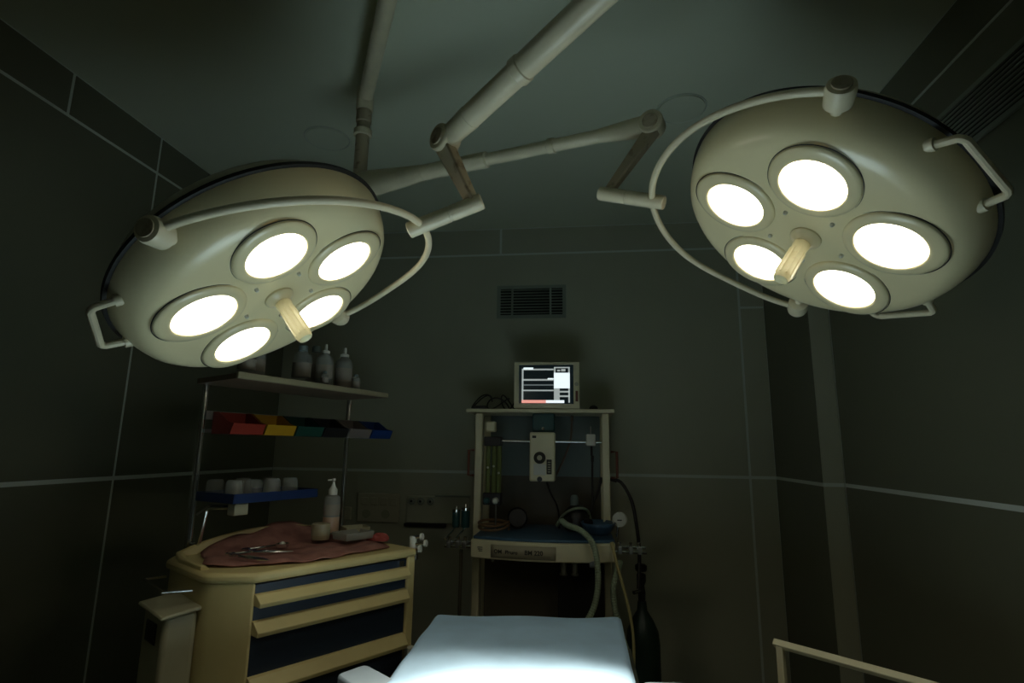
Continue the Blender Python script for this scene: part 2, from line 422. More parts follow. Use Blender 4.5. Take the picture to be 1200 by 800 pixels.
t1, E1, s1 = lamp((-.6965, 1.1819, .3395), (-.5982, -.00996, .8013), 2.1013,
     (-.7177, 1.1815, .3678), (-.02217, -.99935, -.02897), (-.9392, .03075, -.34208), (38,),
     'left surgical lamp, cream head tilted right with its yoke over the front', (-.309, 1.163, .705), (.7, -.55, .2),
     dict(E=(.42, .59, .92), jr=.032, bw0=.014, bw1=.024, r=(.0265, .0275, .0285), f0=.09, collar=.25, c2=.5, f1=.1, fh=.04))
t2, E2, s2 = lamp((.5062, 1.2636, .4754), (.5482, .1453, .8236), 1.1937,
     (.5285, 1.2695, .5089), (-.20972, -.92943, .30356), (.89136, -.30932, -.33123), (115, 207),
     'right surgical lamp, cream head tilted left with its yoke curving out to its left', (.20, 1.43, .878), (-1, .37, .05),
     dict(E=(-.80, 1.80, .925), jr=.034, bw0=.014, bw1=.024, r=(.019, .019, .026), f0=.15, collar=.30, c2=.52, f1=.30, fh=.055))
# the ceiling arms that carry them
cc = (-.08, .50)
m_ = thing('ceiling_mount', 'ceiling column with two grey extension arms carrying the surgical lamps', 'ceiling mount', (cc[0], cc[1], ZC))
obj('ceiling_flange', B().lathe([(.16, 0), (.16, .02), (.12, .05), (.06, .06)], (*cc, ZC), (0, 0, -1), 40), 'arm', m_)
obj('column', B().cyl((*cc, ZC-.03), (*cc, 1.10), .05, 32), 'arm', m_)
P0 = Vector((-.792, 1.80, 1.281))
xa = obj('extension_arm', B().tube([(cc[0], cc[1], 1.281), P0], .0265, 24), 'arm', m_)
obj('joint_cover', B().lathe([(.031, .035), (.031, -.05), (.029, -.055)], P0, (0, 0, 1), 24), 'arm', xa)
dp = obj('drop_tube', B().lathe([(.028, 0), (.028, .10), (.0245, .104), (.0245, .33), (.03, .335), (.03, .39)], P0, (0, 0, -1), 24), 'armdirt', m_)
obj('ring', B().lathe([(.026, 0), (.033, .004), (.033, .024), (.026, .028)], P0-Vector((0, 0, .13)), (0, 0, -1), 24), 'arm', dp)
xb = obj('extension_arm', B().tube([(cc[0], cc[1], 1.16), (E1.x, E1.y, 1.16)], .0265, 24), 'arm', m_)
obj('drop_tube', B().cyl((E1.x, E1.y, 1.19), (E1.x, E1.y, E1.z-.03), .027, 24), 'arm', m_)

# ------------------------------------------------------------------ operating table
t = thing('operating_table', 'operating table under a pale blue sheet, brightly lit from above', 'operating table', (-.17, 1.1, ZF))
zt = -.53
def rr(poly, r=.04, n=5):
    out = []
    for i in range(len(poly)):
        p = Vector(poly[i]).to_2d(); a_ = Vector(poly[i-1]).to_2d(); b_ = Vector(poly[(i+1) % len(poly)]).to_2d()
        u = (a_-p).normalized(); v = (b_-p).normalized()
        for k in range(n+1):
            s = k/n; q = (p+u*r)*(1-s)**2+p*2*s*(1-s)+(p+v*r)*s*s; out.append((q.x, q.y))
    return out
pad = rr([(-.445, .05), (.118, .05), (.122, 1.982), (-.475, 1.900)], .035)
obj('mattress', B().prism(pad, zt-.075, zt-.018), 'black', t, .012)
def shf(u, v):
    y = .05+v*1.9; xl = -.447-.03*(v**2); xr = .121
    yy = y+(.0+.07*u)*v*v if 0 else y
    x = xl+(xr-xl)*u
    yy = .045+v*((1.905+.08*u)-.045)
    ed = min(u, 1-u, (1-v)*3.2); z = zt+.0025*math.sin(x*17+yy*9)+.002*math.sin(yy*31-x*11)
    if ed < .02: z -= .012*(1-ed/.02)
    return (x, yy, z)
sh = B().grid(shf, 60, 120)
obj('sheet', sh, 'sheet', t)
sk = B()
obj('side_rail', B().box(.128, .14, .2, 1.85, zt-.08, zt-.055), 'chrome', t)
obj('side_rail', B().box(-.50, -.488, .2, 1.80, zt-.08, zt-.055), 'chrome', t)
obj('top_frame', B().box(-.42, .09, .1, 1.85, zt-.11, zt-.076), 'steel', t)
obj('pedestal', B().box(-.29, -.05, .80, 1.15, ZF+.12, zt-.11), 'steel', t, .02)
obj('base', B().box(-.40, .06, .45, 1.55, ZF+.01, ZF+.12), 'steel', t, .03)
def board(pts, label, axis):
    c = sum((Vector(p) for p in pts), Vector((0, 0)))/4
    b_ = thing('arm_board', label, 'arm board', (c.x, c.y, -.60))
    obj('pad', B().prism(rr(pts, .02), -.568, -.535), 'board', b_, .006)
    obj('base_plate', B().prism(rr([tuple(c+(Vector(p)-c)*1.03) for p in pts], .02), -.585, -.568), 'boardb', b_)
    obj('clamp', B().tube([(*axis, -.60), (c.x, c.y, -.60)], .012, 10), 'chrome', b_)
board([(-.545, 1.475), (-.59, 1.400), (-.40, 1.235), (-.36, 1.33)][::1], 'white padded arm board on the left side of the operating table', (-.48, 1.3))
board([(.135, 1.470), (.145, 1.36), (.36, 1.19), (.245, 1.482)], 'white padded arm board with blue edge right of the operating table', (.14, 1.35))

# ------------------------------------------------------------------ step stool rail (lower right)
t = thing('handrail_stool', 'cream metal handrail frame standing at the lower right', 'step stool', (.72, 1.5, ZF))
ka = Vector((.523, 1.70, -.506)); kb = ka+Vector((.43, -.41, 0))
obj('top_rail', B().tube([ka+Vector((-.012, .012, 0)), kb+Vector((.012, -.012, 0))], .0125, 4), 'cream', t, .002)
for p in (ka, kb):
    obj('upright', B().tube([(p.x, p.y, ZF), (p.x, p.y, -.51)], .0125, 4), 'cream', t, .002)
sx = Vector((.72, .69, 0)).normalized()
obj('step', B().hexa([ka+Vector((0, 0, -.62)), kb+Vector((0, 0, -.62)), kb+sx*.28+Vector((0, 0, -.62)), ka+sx*.28+Vector((0, 0, -.62)),
                      ka+Vector((0, 0, -.60)), kb+Vector((0, 0, -.60)), kb+sx*.28+Vector((0, 0, -.60)), ka+sx*.28+Vector((0, 0, -.60))]), 'blackr', t)
for p in (ka, kb):
    q = p+sx*.27; obj('leg', B().tube([(q.x, q.y, ZF), (q.x, q.y, -1.12)], .012, 8), 'cream', t)

# ------------------------------------------------------------------ emergency drawer cart
e1 = Vector((.56, .828)); e2 = Vector((-.828, .56)); N = Vector((-.923, 1.54))
def K(u, v): q = N+e1*u+e2*v; return (q.x, q.y)
LU, LV = .585, .42
t = thing('drawer_cart', 'cream medical drawer cart with dark blue drawers left of the operating table', 'cart', (*K(LU/2, LV/2), ZF))
def kb_(u0, u1, v0, v1, z0, z1): return B().obox(N, e1, e2, (u0, u1), (v0, v1), z0, z1)
obj('body', kb_(.012, LU-.012, .02, LV-.01, ZF+.12, -.385), 'cartc', t, .008)
obj('end_moulding', B().prism([K(.024, -.010), K(-.06, .07), K(-.074, .10), K(-.074, .36), K(-.05, .41), K(.02, .415)], ZF+.14, -.372), 'cartc', t, .010, seg=3)
obj('corner_column', kb_(LU-.03, LU+.006, -.008, .05, ZF+.12, -.372), 'cartc', t, .008)
obj('top_board', B().prism([K(LU+.008, -.012), K(LU+.008, LV+.01), K(-.045, LV+.01), K(-.084, .37), K(-.084, .09), K(-.066, .062), K(.02, -.016)], -.378, -.35), 'cartc', t, .010)
zz = [(-.382, -.41, 0), (-.441, -.48, 0), (-.516, -.622, 0), (-.662, -.80, 0), (-.84, -1.10, 0)]
lips = [(-.41, -.441), (-.48, -.516), (-.622, -.662), (-.80, -.84)]
for i, (a_, b_, _) in enumerate(zz):
    dz = obj('drawer', kb_(.024, LU-.032, -.003, .015, b_, a_), 'navy', t, .002)
    if i < 4:
        z1, z0 = lips[i]
        pr_ = []
        for u in (.022, LU-.034):
            for v, z in ((-.001, z1+.004), (-.016, z1+.002), (-.036, z0+.012), (-.032, z0), (-.001, z0+.004)):
                x, y = K(u+(.006 if u < .1 and v < -.02 else 0), v); pr_.append((x, y, z))
        f_ = [(0, 1, 2, 3, 4), (9, 8, 7, 6, 5)]+[(k, (k+1) % 5, 5+(k+1) % 5, 5+k) for k in range(5)]
        obj('handle_lip', B().add(pr_, f_), 'cartc', dz, .002)
obj('drawer_latch', kb_(LU-.065, LU-.045, -.008, -.003, -.403, -.386), 'chrome', t)
obj('brake_tab', kb_(LU-.03, LU+.004, -.03, -.008, -.70, -.665), 'white', t, .004)
for u in (.06, LU-.06):
    for v in (.06, LV-.06):
        x, y = K(u, v)
        w_ = obj('caster', B().cyl((x-.015, y, ZF+.05), (x+.015, y, ZF+.05), .05, 20), 'black', t)
        obj('fork', B().box(x-.02, x+.02, y-.012, y+.012, ZF+.06, ZF+.125), 'steel', w_)
# raised moulded rim at the back and left end of the top
rim = B(); path = []
for k in range(15):
    s = k/14; path.append((*K(LU*.96-s*(LU*.96+.045), LV-.01), .012+.055*math.sin(PI*min(1, s*1.02))**.7))
for k in range(1, 6):
    s = k/5; path.append((*K(-.045-.03*min(1, s*3), LV-.01-s*.28), .012))
vs = []; fs = []
cen = Vector(K(LU/2, LV/2))
for x, y, h in path:
    d2 = (Vector((x, y))-cen).normalized()*.014
    vs += [(x, y, -.352), (x, y, -.35+h), (x-d2.x, y-d2.y, -.35+h), (x-d2.x*2.2, y-d2.y*2.2, -.352)]
for i in range(len(path)-1):
    for k in range(4): fs.append((i*4+k, i*4+(k+1) % 4, (i+1)*4+(k+1) % 4, (i+1)*4+k))
fs += [(0, 1, 2, 3), tuple((len(path)-1)*4+k for k in (3, 2, 1, 0))]
rim.add(vs, fs); obj('top_rim', rim, 'cartc', t, .003)
obj('side_shelf_rod', B().tube([(*K(-.09, .34), -.395), (*K(-.15, .33), -.392), (*K(-.16, .14), -.396), (*K(-.09, .13), -.40)], .004, 8), 'chrome', t)
# cloth
cl = thing('pink_cloth', 'rumpled pink cloth spread over the top of the drawer cart', 'cloth', (*K(.3, .2), -.348))
def clf(u, v):
    a_, b_ = 2*u-1, 2*v-1
    # square to superellipse
    q = max(abs(a_), abs(b_)); l = (abs(a_)**2.6+abs(b_)**2.6)**(1/2.6) or 1
    a_, b_ = a_*q/l, b_*q/l
    U = LU*.465+a_*LU*.525+.02*math.sin(b_*5); V = .215+b_*.192+.012*math.sin(a_*6)
    z = -.3465+.004*(1+math.sin(U*47+V*21)*math.cos(V*38-U*13))+.004*abs(math.sin(U*19-V*9))
    z += .058*max(0, (V-.27)/.13)**1.6*max(0, math.sin(PI*min(1, max(0, U/LU))))**.7
    if q > .93: z -= .003
    x, y = K(U, V); return (x, y, z)
obj('cloth', B().grid(clf, 50, 40), 'pink', cl, solid=.0025)
cl_ = cl
zc_ = -.334
# waste bin on the cart's side
t = thing('side_waste_bin', 'cream waste bin with a dark grip slot on the left side of the drawer cart', 'bin', (*K(-.12, .25), -.95))
obj('bin_body', kb_(-.163, -.078, .10, .26, -1.0, -.448), 'cartd', t, .014, seg=3)
obj('grip_slot', kb_(-.166, -.15, .145, .225, -.53, -.475), 'black', t, .004)
obj('lid', B().hexa([(*K(-.176, .085), -.456), (*K(-.076, .085), -.446), (*K(-.076, .275), -.438), (*K(-.176, .275), -.448),
                     (*K(-.176, .085), -.446), (*K(-.076, .085), -.434), (*K(-.076, .275), -.426), (*K(-.176, .275), -.438)]), 'cartd', t, .006)
obj('hanger', kb_(-.10, -.09, .14, .24, -.47, -.44), 'steel', t)

# things on the cart
def inst(u, v, ang, kind, label):
    x, y = K(u, v); z = zc_+.004
    t_ = thing('scissors' if kind else 'forceps', label, 'scissors' if kind else 'forceps', (x, y, z))
    d = Vector((math.cos(ang), math.sin(ang), 0)); s = Vector((-d.y, d.x, 0)); o = Vector((x, y, z))
    for k in (-1, 1):
        if kind:
            bl = B().tube([o-d*.045+s*k*.013, o-d*.02+s*k*.007, o, o+d*.05-s*k*.002], [.003, .0035, .004, .002], 8)
            bp = obj('blade', bl, 'chrome', t_)
            c = o-d*.058+s*k*.017
            obj('finger_ring', B().tube([c+(d*math.cos(q)*.013+s*math.sin(q)*.010) for q in [2*PI*m/16 for m in range(16)]], .003, 6, closed=True), 'chrome', bp)
        else:
            obj('prong', B().tube([o-d*.06, o-d*.02+s*k*.008, o+d*.03+s*k*.006, o+d*.06+s*k*.001], [.004, .0045, .0035, .002], 8), 'chrome', t_)
    if kind: obj('rivet', B().cyl(o-Vector((0, 0, .003)), o+Vector((0, 0, .004)), .004, 12), 'chrome', t_)
    else: obj('joint', B().ball(o-d*.06, .004, 8), 'chrome', t_)
    return t_
inst(.10, .20, .9, 1, 'shiny steel scissors at the left end of the pink cloth')
inst(.15, .16, .3, 0, 'bright steel forceps lying right of the scissors on pink cloth')
inst(.17, .26, 1.2, 1, 'shiny steel scissors lying near the small steel bowl on pink cloth')
inst(.06, .10, -.3, 0, 'dull steel forceps at the near front corner of the pink cloth')
t = thing('cotton_bowl', 'small shiny steel bowl in the middle of the pink cloth', 'bowl', (*K(.21, .22), zc_))
obj('bowl', B().lathe([(.010, 0), (.018, .004), (.022, .016), (.020, .016), (.016, .006), (0, .004)], (*K(.21, .22), zc_), seg=24), 'chrome', t)
obj('swab', B().ball((*K(.21, .22), zc_+.012), .010, 10), 'white', t)
x, y = K(.365, .25)
t = thing('gauze_roll', 'short cream gauze roll standing on the pink cloth beside the pump bottle', 'gauze roll', (x, y, -.325))
obj('roll', B().lathe([(.030, 0), (.032, .003), (.032, .052), (.029, .055), (.012, .055), (.010, .050), (0, .050)], (x, y, -.325), seg=24), 'trim', t)
obj('wrap', B().lathe([(.0325, .015), (.0325, .035)], (x, y, -.325), seg=24), 'cartd', t)
x, y = K(.425, .285); zb = -.315
t = thing('pump_bottle', 'tall clear pump bottle with a white nozzle standing at the back of the drawer cart', 'bottle', (x, y, zb))
obj('bottle_body', B().lathe([(.026, 0), (.029, .004), (.029, .120), (.026, .130), (.014, .138), (.013, .146)], (x, y, zb), seg=28), 'glassd', t)
obj('liquid', B().lathe([(.0295, .006), (.0295, .060)], (x, y, zb), seg=28), 'liquid', t)
obj('label', B().lathe([(.0298, .066), (.0298, .104)], (x, y, zb), seg=28), 'label', t)
pm = obj('pump', B().lathe([(.016, .138), (.016, .156), (.009, .166), (.005, .178), (.004, .186), (.007, .190), (.006, .197)], (x, y, zb), seg=16), 'white', t)
obj('spout', B().tube([(x, y, zb+.193), (x-.02, y-.006, zb+.190)], .003, 8), 'white', pm)
def dish(u, v, l, w_, h, m__, label, rot=0, z=-.326, name='plastic_tray'):
    x, y = K(u, v); t_ = thing(name, label, 'tray', (x, y, z))
    a_ = Vector((math.cos(rot), math.sin(rot))); b_ = Vector((-a_.y, a_.x)); o = Vector((x, y))
    def q(s, tt, zz): p = o+a_*s+b_*tt; return (p.x, p.y, zz)
    bb = B(); R = []
    for s, zz in ((.92, z), (1, z+h), (.96, z+h), (.88, z+.004)):
        R.append([q(-l*s, -w_*s, zz), q(l*s, -w_*s, zz), q(l*s, w_*s, zz), q(-l*s, w_*s, zz)])
    vs = [p for g in R for p in g]; fs = [(3, 2, 1, 0), (12, 13, 14, 15)]
    for i in range(3):
        for k in range(4): fs.append((i*4+k, i*4+(k+1) % 4, (i+1)*4+(k+1) % 4, (i+1)*4+k))
    obj('dish', bb.add(vs, fs), m__, t_, .004)
    obj('contents', B().add([q(-l*.7, -w_*.7, z+.006), q(l*.6, -w_*.7, z+.006), q(l*.7, w_*.6, z+.012), q(-l*.6, w_*.7, z+.010), q(0, 0, z+.018)], [(0, 1, 4), (1, 2, 4), (2, 3, 4), (3, 0, 4)]), 'label', t_)
dish(.46, .19, .06, .045, .025, 'glassd', 'frosted plastic tray right of the pump bottle on the drawer cart', 1.0)
dish(.52, .27, .045, .04, .03, 'cartd', 'beige plastic tray at the far right corner of the drawer cart', .7)
t = thing('red_swab', 'crumpled red cloth swab at the right end of the drawer cart', 'swab', (*K(.545, .14), -.335))
x, y = K(.545, .15)
def swf(u, v):
    a_ = u*2*PI; r = .03*math.sin(v*PI/2+.001)*(1+.25*math.sin(a_*3+v*4)); return (x+r*math.cos(a_)*1.3, y+r*math.sin(a_), -.336+.022*math.cos(v*PI/2)*(1+.2*math.sin(a_*5)))
obj('swab', B().grid(swf, 24, 6), mat('red_swab_cloth', (.35, .07, .06), .8), t)
# taps of the fluid manifold at the right end of the cart
x, y = K(.615, .04)
t = thing('stopcock_set', 'cream valve with chrome taps clamped at the right end of the drawer cart', 'valve', (x, y, -.39))
obj('valve_body', B().cyl((x, y, -.385), (x, y, -.318), .013, 16), 'white', t)
obj('clamp', B().box(x-.018, x+.018, y-.015, y+.015, -.40, -.38), 'steel', t, .003)
for dz, dx in ((.0, .045), (.022, .03), (-.02, .025)):
    k_ = obj('tap', B().cyl((x, y, -.345+dz), (x+dx, y-.008, -.340+dz), .006, 12), 'chrome', t)
    obj('tap_knob', B().cyl((x+dx, y-.008, -.340+dz), (x+dx+.008, y-.009, -.339+dz), .012, 12), 'white', k_)

# ------------------------------------------------------------------ rack with shelf and bins
ed = Vector((.387, .922)); en = Vector((.922, -.387)); R1 = Vector((-1.30, 1.80))
def Q(s, w_=0): q = R1+ed*s+en*w_; return (q.x, q.y)
SR = .672
t = thing('storage_rack', 'chrome two-post storage rack with a top shelf behind the drawer cart', 'rack', (*Q(SR/2), ZF))
for s in (0, SR):
    obj('post', B().tube([(*Q(s), ZF+.03), (*Q(s), .205)], .0105, 14), 'chrome', t)
    obj('foot', B().tube([(*Q(s, -.26), ZF+.015), (*Q(s, .012), ZF+.015)], .014, 10), 'steel', t)
obj('cross_bar', B().tube([(*Q(0), -.80), (*Q(SR), -.80)], .010, 10), 'steel', t)
o = obj('top_shelf', B().prism([(-1.07, 1.62), (-.83, 2.31), (-1.09, 2.42), (-1.31, 1.765)], .205, .222), 'wood', t)
def vadd(a_, b_, w_): return None
ex = Vector((.329, .944)); ey = Vector((.944, -.329))
obj('shelf_edge', B().obox((-1.07, 1.62), ex, ey, (-.004, .732), (0, .012), .205, .226), 'trim', o, .003)
obj('bin_rail', B().obox(R1, ed, en, (.0, .84), (.012, .020), .085, .115), 'steel', t)
obj('bin_rail', B().obox(R1, ed, en, (.0, .84), (.012, .020), .040, .052), 'steel', t)
obj('u_bracket', B().tube([(*Q(0, .01), -.10), (*Q(0, .012), -.315), (*Q(.0, .018), -.322), (*Q(.0, .055), -.322), (*Q(.0, .062), -.315), (*Q(.005, .075), -.215), (*Q(.01, .09), -.205), (*Q(.045, .17), -.20)], .006, 10), 'chrome', t)
def tilt_bin(s0, wd, m__, name_, label):
    t_ = thing('storage_bin', label, 'storage bin', (*Q(s0+wd/2, .05), .03), 'row of coloured open bins on the rack')
    g = .004; bk, fr = .022, .125; zb_, zf, zk = .036, .072, .112
    L0, L1 = s0+g, s0+wd-g
    obj('base', B().obox(R1, ed, en, (L0, L1), (bk, fr), zb_, zb_+.004), m__, t_)
    obj('back_panel', B().obox(R1, ed, en, (L0, L1), (bk, bk+.004), zb_, zk), m__, t_)
    obj('front_lip', B().hexa([(*Q(L0, fr-.004), zb_), (*Q(L1, fr-.004), zb_), (*Q(L1, fr), zb_), (*Q(L0, fr), zb_), (*Q(L0, fr+.012), zf), (*Q(L1, fr+.012), zf), (*Q(L1, fr+.016), zf), (*Q(L0, fr+.016), zf)]), m__, t_)
    for a_ in (L0, L1-.003):
        pl = [(*Q(a_, bk), zb_), (*Q(a_, fr), zb_), (*Q(a_, fr+.014), zf), (*Q(a_, fr-.02), zf+.008), (*Q(a_, bk+.03), zk), (*Q(a_, bk), zk)]
        obj('side_panel', B().extr(pl, (ed.x*.003, ed.y*.003, 0)), m__, t_)
    return t_
bw = .133
for i, (m__, nm) in enumerate((('red', 'red'), ('yellow', 'yellow'), ('green', 'dark green'), ('blackb', 'black'), ('grey', 'brownish grey'), ('blue', 'bright blue'))):
    tilt_bin(.02+i*bw, bw, m__, nm, '%s open-front storage bin in the row under the rack shelf' % nm)
# packets lying in some of the bins
def packet(s, z, label, m__, w_=.06):
    o_ = obj('packet', B().obox(R1, ed, en, (s, s+.07), (w_, w_+.04), z, z+.022), m__, None, .005)
    o_.name = 'packet'; tag(o_, label, 'packet')
packet(.06, .048, 'pale packet lying in the red storage bin', 'label')
packet(.47, .048, 'small grey packet lying in the black storage bin', 'grey')
# bottles on the shelf
def bottle(s, w_, h, r, kind, label, z0=.2225, org=(-1.07, 1.62), m__='glass'):
    x = org[0]+ex.x*s-ey.x*w_; y = org[1]+ex.y*s-ey.y*w_
    t_ = thing('plastic_bottle', label, 'bottle', (x, y, z0))
    obj('bottle_body', B().lathe([(r*.92, 0), (r, .004), (r, h*.66), (r*.92, h*.74), (r*.45, h*.84), (r*.42, h*.88)], (x, y, z0), seg=24), m__, t_)
    obj('cap', B().lathe([(r*.52, h*.86), (r*.52, h*.97), (r*.42, h)] if kind == 0 else [(r*.5, h*.86), (r*.5, h*.92), (r*.2, h*.95), (r*.16, h*1.1)], (x, y, z0), seg=18), 'white' if kind else 'greyp', t_)
    obj('label', B().lathe([(r*1.01, h*.2), (r*1.01, h*.55)], (x, y, z0), seg=24), 'label', t_)
    if kind == 2: obj('contents', B().lathe([(r*.9, .004), (r*.9, h*.3)], (x, y, z0), seg=20), 'liquid', t_)
bottle(.07, .05, .10, .028, 0, 'short clear bottle at the left end of the rack shelf, under the lamp')
bottle(.13, .08, .12, .030, 1, 'clear bottle second from the left end of the rack shelf', m__='glassd')
bottle(.34, .09, .15, .034, 0, 'clear bottle in the middle of the rack shelf, left of the tall ones')
bottle(.415, .05, .15, .032, 1, 'tall clear bottle with a white nozzle, left one of two on the rack shelf', m__='glassd')
bottle(.455, .14, .17, .034, 0, 'tall clear bottle standing at the back of the rack shelf')
bottle(.53, .06, .155, .034, 2, 'tall frosted bottle with a white nozzle, right one of two on the rack shelf', m__='glassd')
bottle(.565, .025, .065, .018, 0, 'tiny bottle in front of the frosted bottle on the rack shelf', m__='glassd')
bottle(.385, .015, .055, .014, 0, 'very small narrow vial at the front edge of the rack shelf')
# blue tray with cups
t = thing('cup_tray', 'dark blue tray on a bracket low on the rack', 'tray', (*Q(.17, .12), -.19))
obj('tray_base', B().obox(R1, ed, en, (0, .34), (.015, .215), -.185, -.180), 'tray', t)
for a_ in ((0, .34, .015, .020), (0, .34, .21, .215), (0, .005, .015, .215), (.335, .34, .015, .215)):
    obj('tray_wall', B().obox(R1, ed, en, a_[:2], a_[2:], -.18, -.155), 'tray', t)
obj('bracket_box', B().obox(R1, ed, en, (.02, .07), (.16, .20), -.225, -.187), 'cartd', t, .004)
obj('bracket_arm', B().tube([(*Q(.045, .17), -.20), (*Q(.02, .06), -.20), (*Q(.0, .03), -.23)], .004, 8), 'steel', t)
for i, (s, w_) in enumerate(((.035, .06), (.045, .15), (.115, .15), (.19, .15), (.265, .15), (.14, .06), (.25, .06))):
    x, y = Q(s, w_)
    labs = ['cloudy cup at the far left corner of the blue tray', 'cloudy cup at the near left corner of the blue tray', 'cloudy cup second in the front row on the blue tray', 'cloudy cup third in the front row on the blue tray', 'cloudy cup at the right end of the blue tray front row', 'cloudy cup in the middle of the blue tray back row', 'cloudy cup at the right end of the blue tray back row']
    t_ = thing('plastic_cup', labs[i], 'cup', (x, y, -.1795), 'upturned cloudy cups on the blue tray')
    obj('cup', B().lathe([(.031, 0), (.030, .004), (.027, .055), (.022, .064), (.0, .066)], (x, y, -.1795), seg=22), 'glassd' if i % 2 else 'glass', t_)
    obj('rim', B().lathe([(.033, 0), (.033, .004), (.030, .005)], (x, y, -.1795), seg=22), 'glassd', t_)

# ------------------------------------------------------------------ anaesthesia machine
YM = 2.95
t = thing('anaesthesia_machine', 'cream anaesthesia machine frame with blue worktop against the back wall', 'medical machine', (-.2, 3.0, ZF))
am = t
for x in (-.541, .122):
    obj('post', B().box(x-.0195, x+.0195, YM, YM+.04, ZF+.08, .185), 'cream', t, .006)
    obj('post', B().box(x-.0195, x+.0195, 3.22, 3.26, ZF+.08, .185), 'cream', t, .006)
obj('top_shelf', B().box(-.605, .168, 2.915, 3.30, .185, .205), 'cream', t, .004)
obj('back_panel', B().box(-.52, .10, 3.225, 3.235, -.15, .185), 'greyp', t)
obj('back_panel', B().box(-.52, .10, 3.225, 3.235, -.44, -.15), 'darkm', t)
# worktop with bowed front
def bow(x, y): return y-.055*(1-((x+.187)/.333)**2)
xs = [-.52+.667*k/20 for k in range(21)]
poly = [(x, bow(x, 2.70)) for x in xs]+[(.147, 3.2), (-.52, 3.2)]
obj('worktop', B().prism(poly, -.50, -.418), 'cream', t, .006)
poly = [(x*.985, bow(x, 2.715)) for x in xs]+[(.14, 3.18), (-.51, 3.18)]
obj('worktop_mat', B().prism(poly, -.418, -.405), 'bluemat', t, .004)
fp = [(x, bow(x, 2.6985)-.002) for x in xs if -.43 < x < -.09]
pl = B(); vs = []; fs = []
for x, y in fp: vs += [(x, y, -.49), (x, y, -.433)]
fs = [(2*i, 2*i+2, 2*i+3, 2*i+1) for i in range(len(fp)-1)]
obj('name_plate', pl.add(vs, fs), 'plate', t, solid=.001)
def text(s, x, z, size, parent, m__='ink', yy=None):
    cu = bpy.data.curves.new('lettering', 'FONT'); cu.body = s; cu.size = size; cu.extrude = .0004; cu.offset = .0006
    o_ = bpy.data.objects.new('tmp', cu); col.objects.link(o_)
    bpy.context.view_layer.update()
    me = bpy.data.meshes.new_from_object(o_.evaluated_get(bpy.context.evaluated_depsgraph_get()))
    bpy.data.objects.remove(o_)
    off = root_of(parent).location
    for v in me.vertices:
        X = x+v.co.x; Y = (yy if yy is not None else bow(X, 2.6985)-.0042)-v.co.z
        v.co = Vector((X, Y, z+v.co.y+H))-off
    me.materials.append(M[m__]); q = bpy.data.objects.new('lettering', me); col.objects.link(q); q.parent = parent
    return q
text('OM', -.405, -.470, .024, t); text('Pleuro', -.352, -.470, .022, t); text('BM 220', -.262, -.470, .027, t)
sb = B()
for k in range(3): sb.box(-.485+k*.003, -.455-k*.003, bow(-.47, 2.6985)-.001, bow(-.47, 2.6985)+.004, -.452-k*.008, -.449-k*.008)
obj('emblem', sb, 'ink', t)
# side rails with clamps
for x0, x1 in ((-.645, -.52), (.147, .285)):
    for z, y in ((-.437, 2.74), (-.452, 2.70)):
        obj('side_rail', B().cyl((x0+.02*(z > -.44), y, z), (x1, y, z), .0075, 10), 'chrome', t)
    for x in (x0+.02, (x0+x1)/2, x1-.03):
        c_ = obj('rail_clamp', B().box(x-.009, x+.009, 2.69, 2.75, -.46, -.43), 'steel', t, .003)
        obj('clamp_knob', B().cyl((x, 2.72, -.43), (x, 2.72, -.412), .008, 10), 'chrome', c_)
# lower body
obj('lower_cabinet', B().box(-.50, -.12, 2.98, 3.2, ZF+.1, -.50), 'darkm', t, .004)
obj('lower_cabinet', B().box(-.12, .10, 2.84, 3.2, ZF+.1, -.50), 'black', t, .004)
for x in (-.088, -.038):
    obj('canister_neck', B().lathe([(.014, 0), (.014, .045), (.018, .047), (.018, .055)], (x, 2.70, -.505), (0, 0, -1), 16), 'steel', t)
obj('under_hook', B().ball((-.412, 2.69, -.507), .009, 10), 'chrome', t)
obj('drain_tap', B().box(.028, .060, 2.67, 2.72, -.52, -.49), 'steel', t, .003)
for x in (-.50, .09):
    for y in (2.80, 3.2):
        w_ = obj('caster', B().cyl((x-.015, y, ZF+.045), (x+.015, y, ZF+.045), .045, 18), 'black', t)
        obj('fork', B().box(x-.02, x+.02, y-.01, y+.01, ZF+.05, ZF+.11), 'steel', w_)
obj('base_frame', B().box(-.54, .13, 2.78, 3.22, ZF+.09, ZF+.13), 'cream', t, .006)
# cross rail and hung units
obj('cross_rail', B().cyl((-.52, YM+.02, .038), (.103, YM+.02, .038), .007, 14), 'chrome', t)
for x in (-.595, .178):
    obj('side_handle', B().tube([(x+(.03 if x < 0 else -.03), YM+.02, -.01), (x, YM+.02, -.01), (x, YM+.02, -.14), (x+(.03 if x < 0 else -.03), YM+.02, -.14)], .007, 10), 'redbrown', t)
v = obj('vaporiser', B().box(-.266, -.136, YM-.05, YM+.03, -.162, .085), 'cream', t, .008)
obj('dial', B().lathe([(.030, 0), (.030, .014), (.024, .018), (0, .018)], (-.213, YM-.05, -.044), (0, -1, 0), 28), 'ink', v)
obj('dial_hub', B().lathe([(.013, 0), (.011, .008), (0, .008)], (-.213, YM-.068, -.044), (0, -1, 0), 16), 'outlet', v)
obj('sight_glass', B().box(-.178, -.152, YM-.054, YM-.049, -.125, -.052), 'ink', v, .004)
sg = B()
for k in range(5): sg.box(-.172, -.158, YM-.0565, YM-.053, -.115+k*.012, -.112+k*.012)
obj('sight_marks', sg, 'outlet', v)
obj('filler_cap', B().cyl((-.213, YM-.05, -.150), (-.213, YM-.058, -.150), .013, 16), 'black', v)
obj('badge', B().box(-.252, -.232, YM-.0515, YM-.0495, .055, .067), 'ink', v)
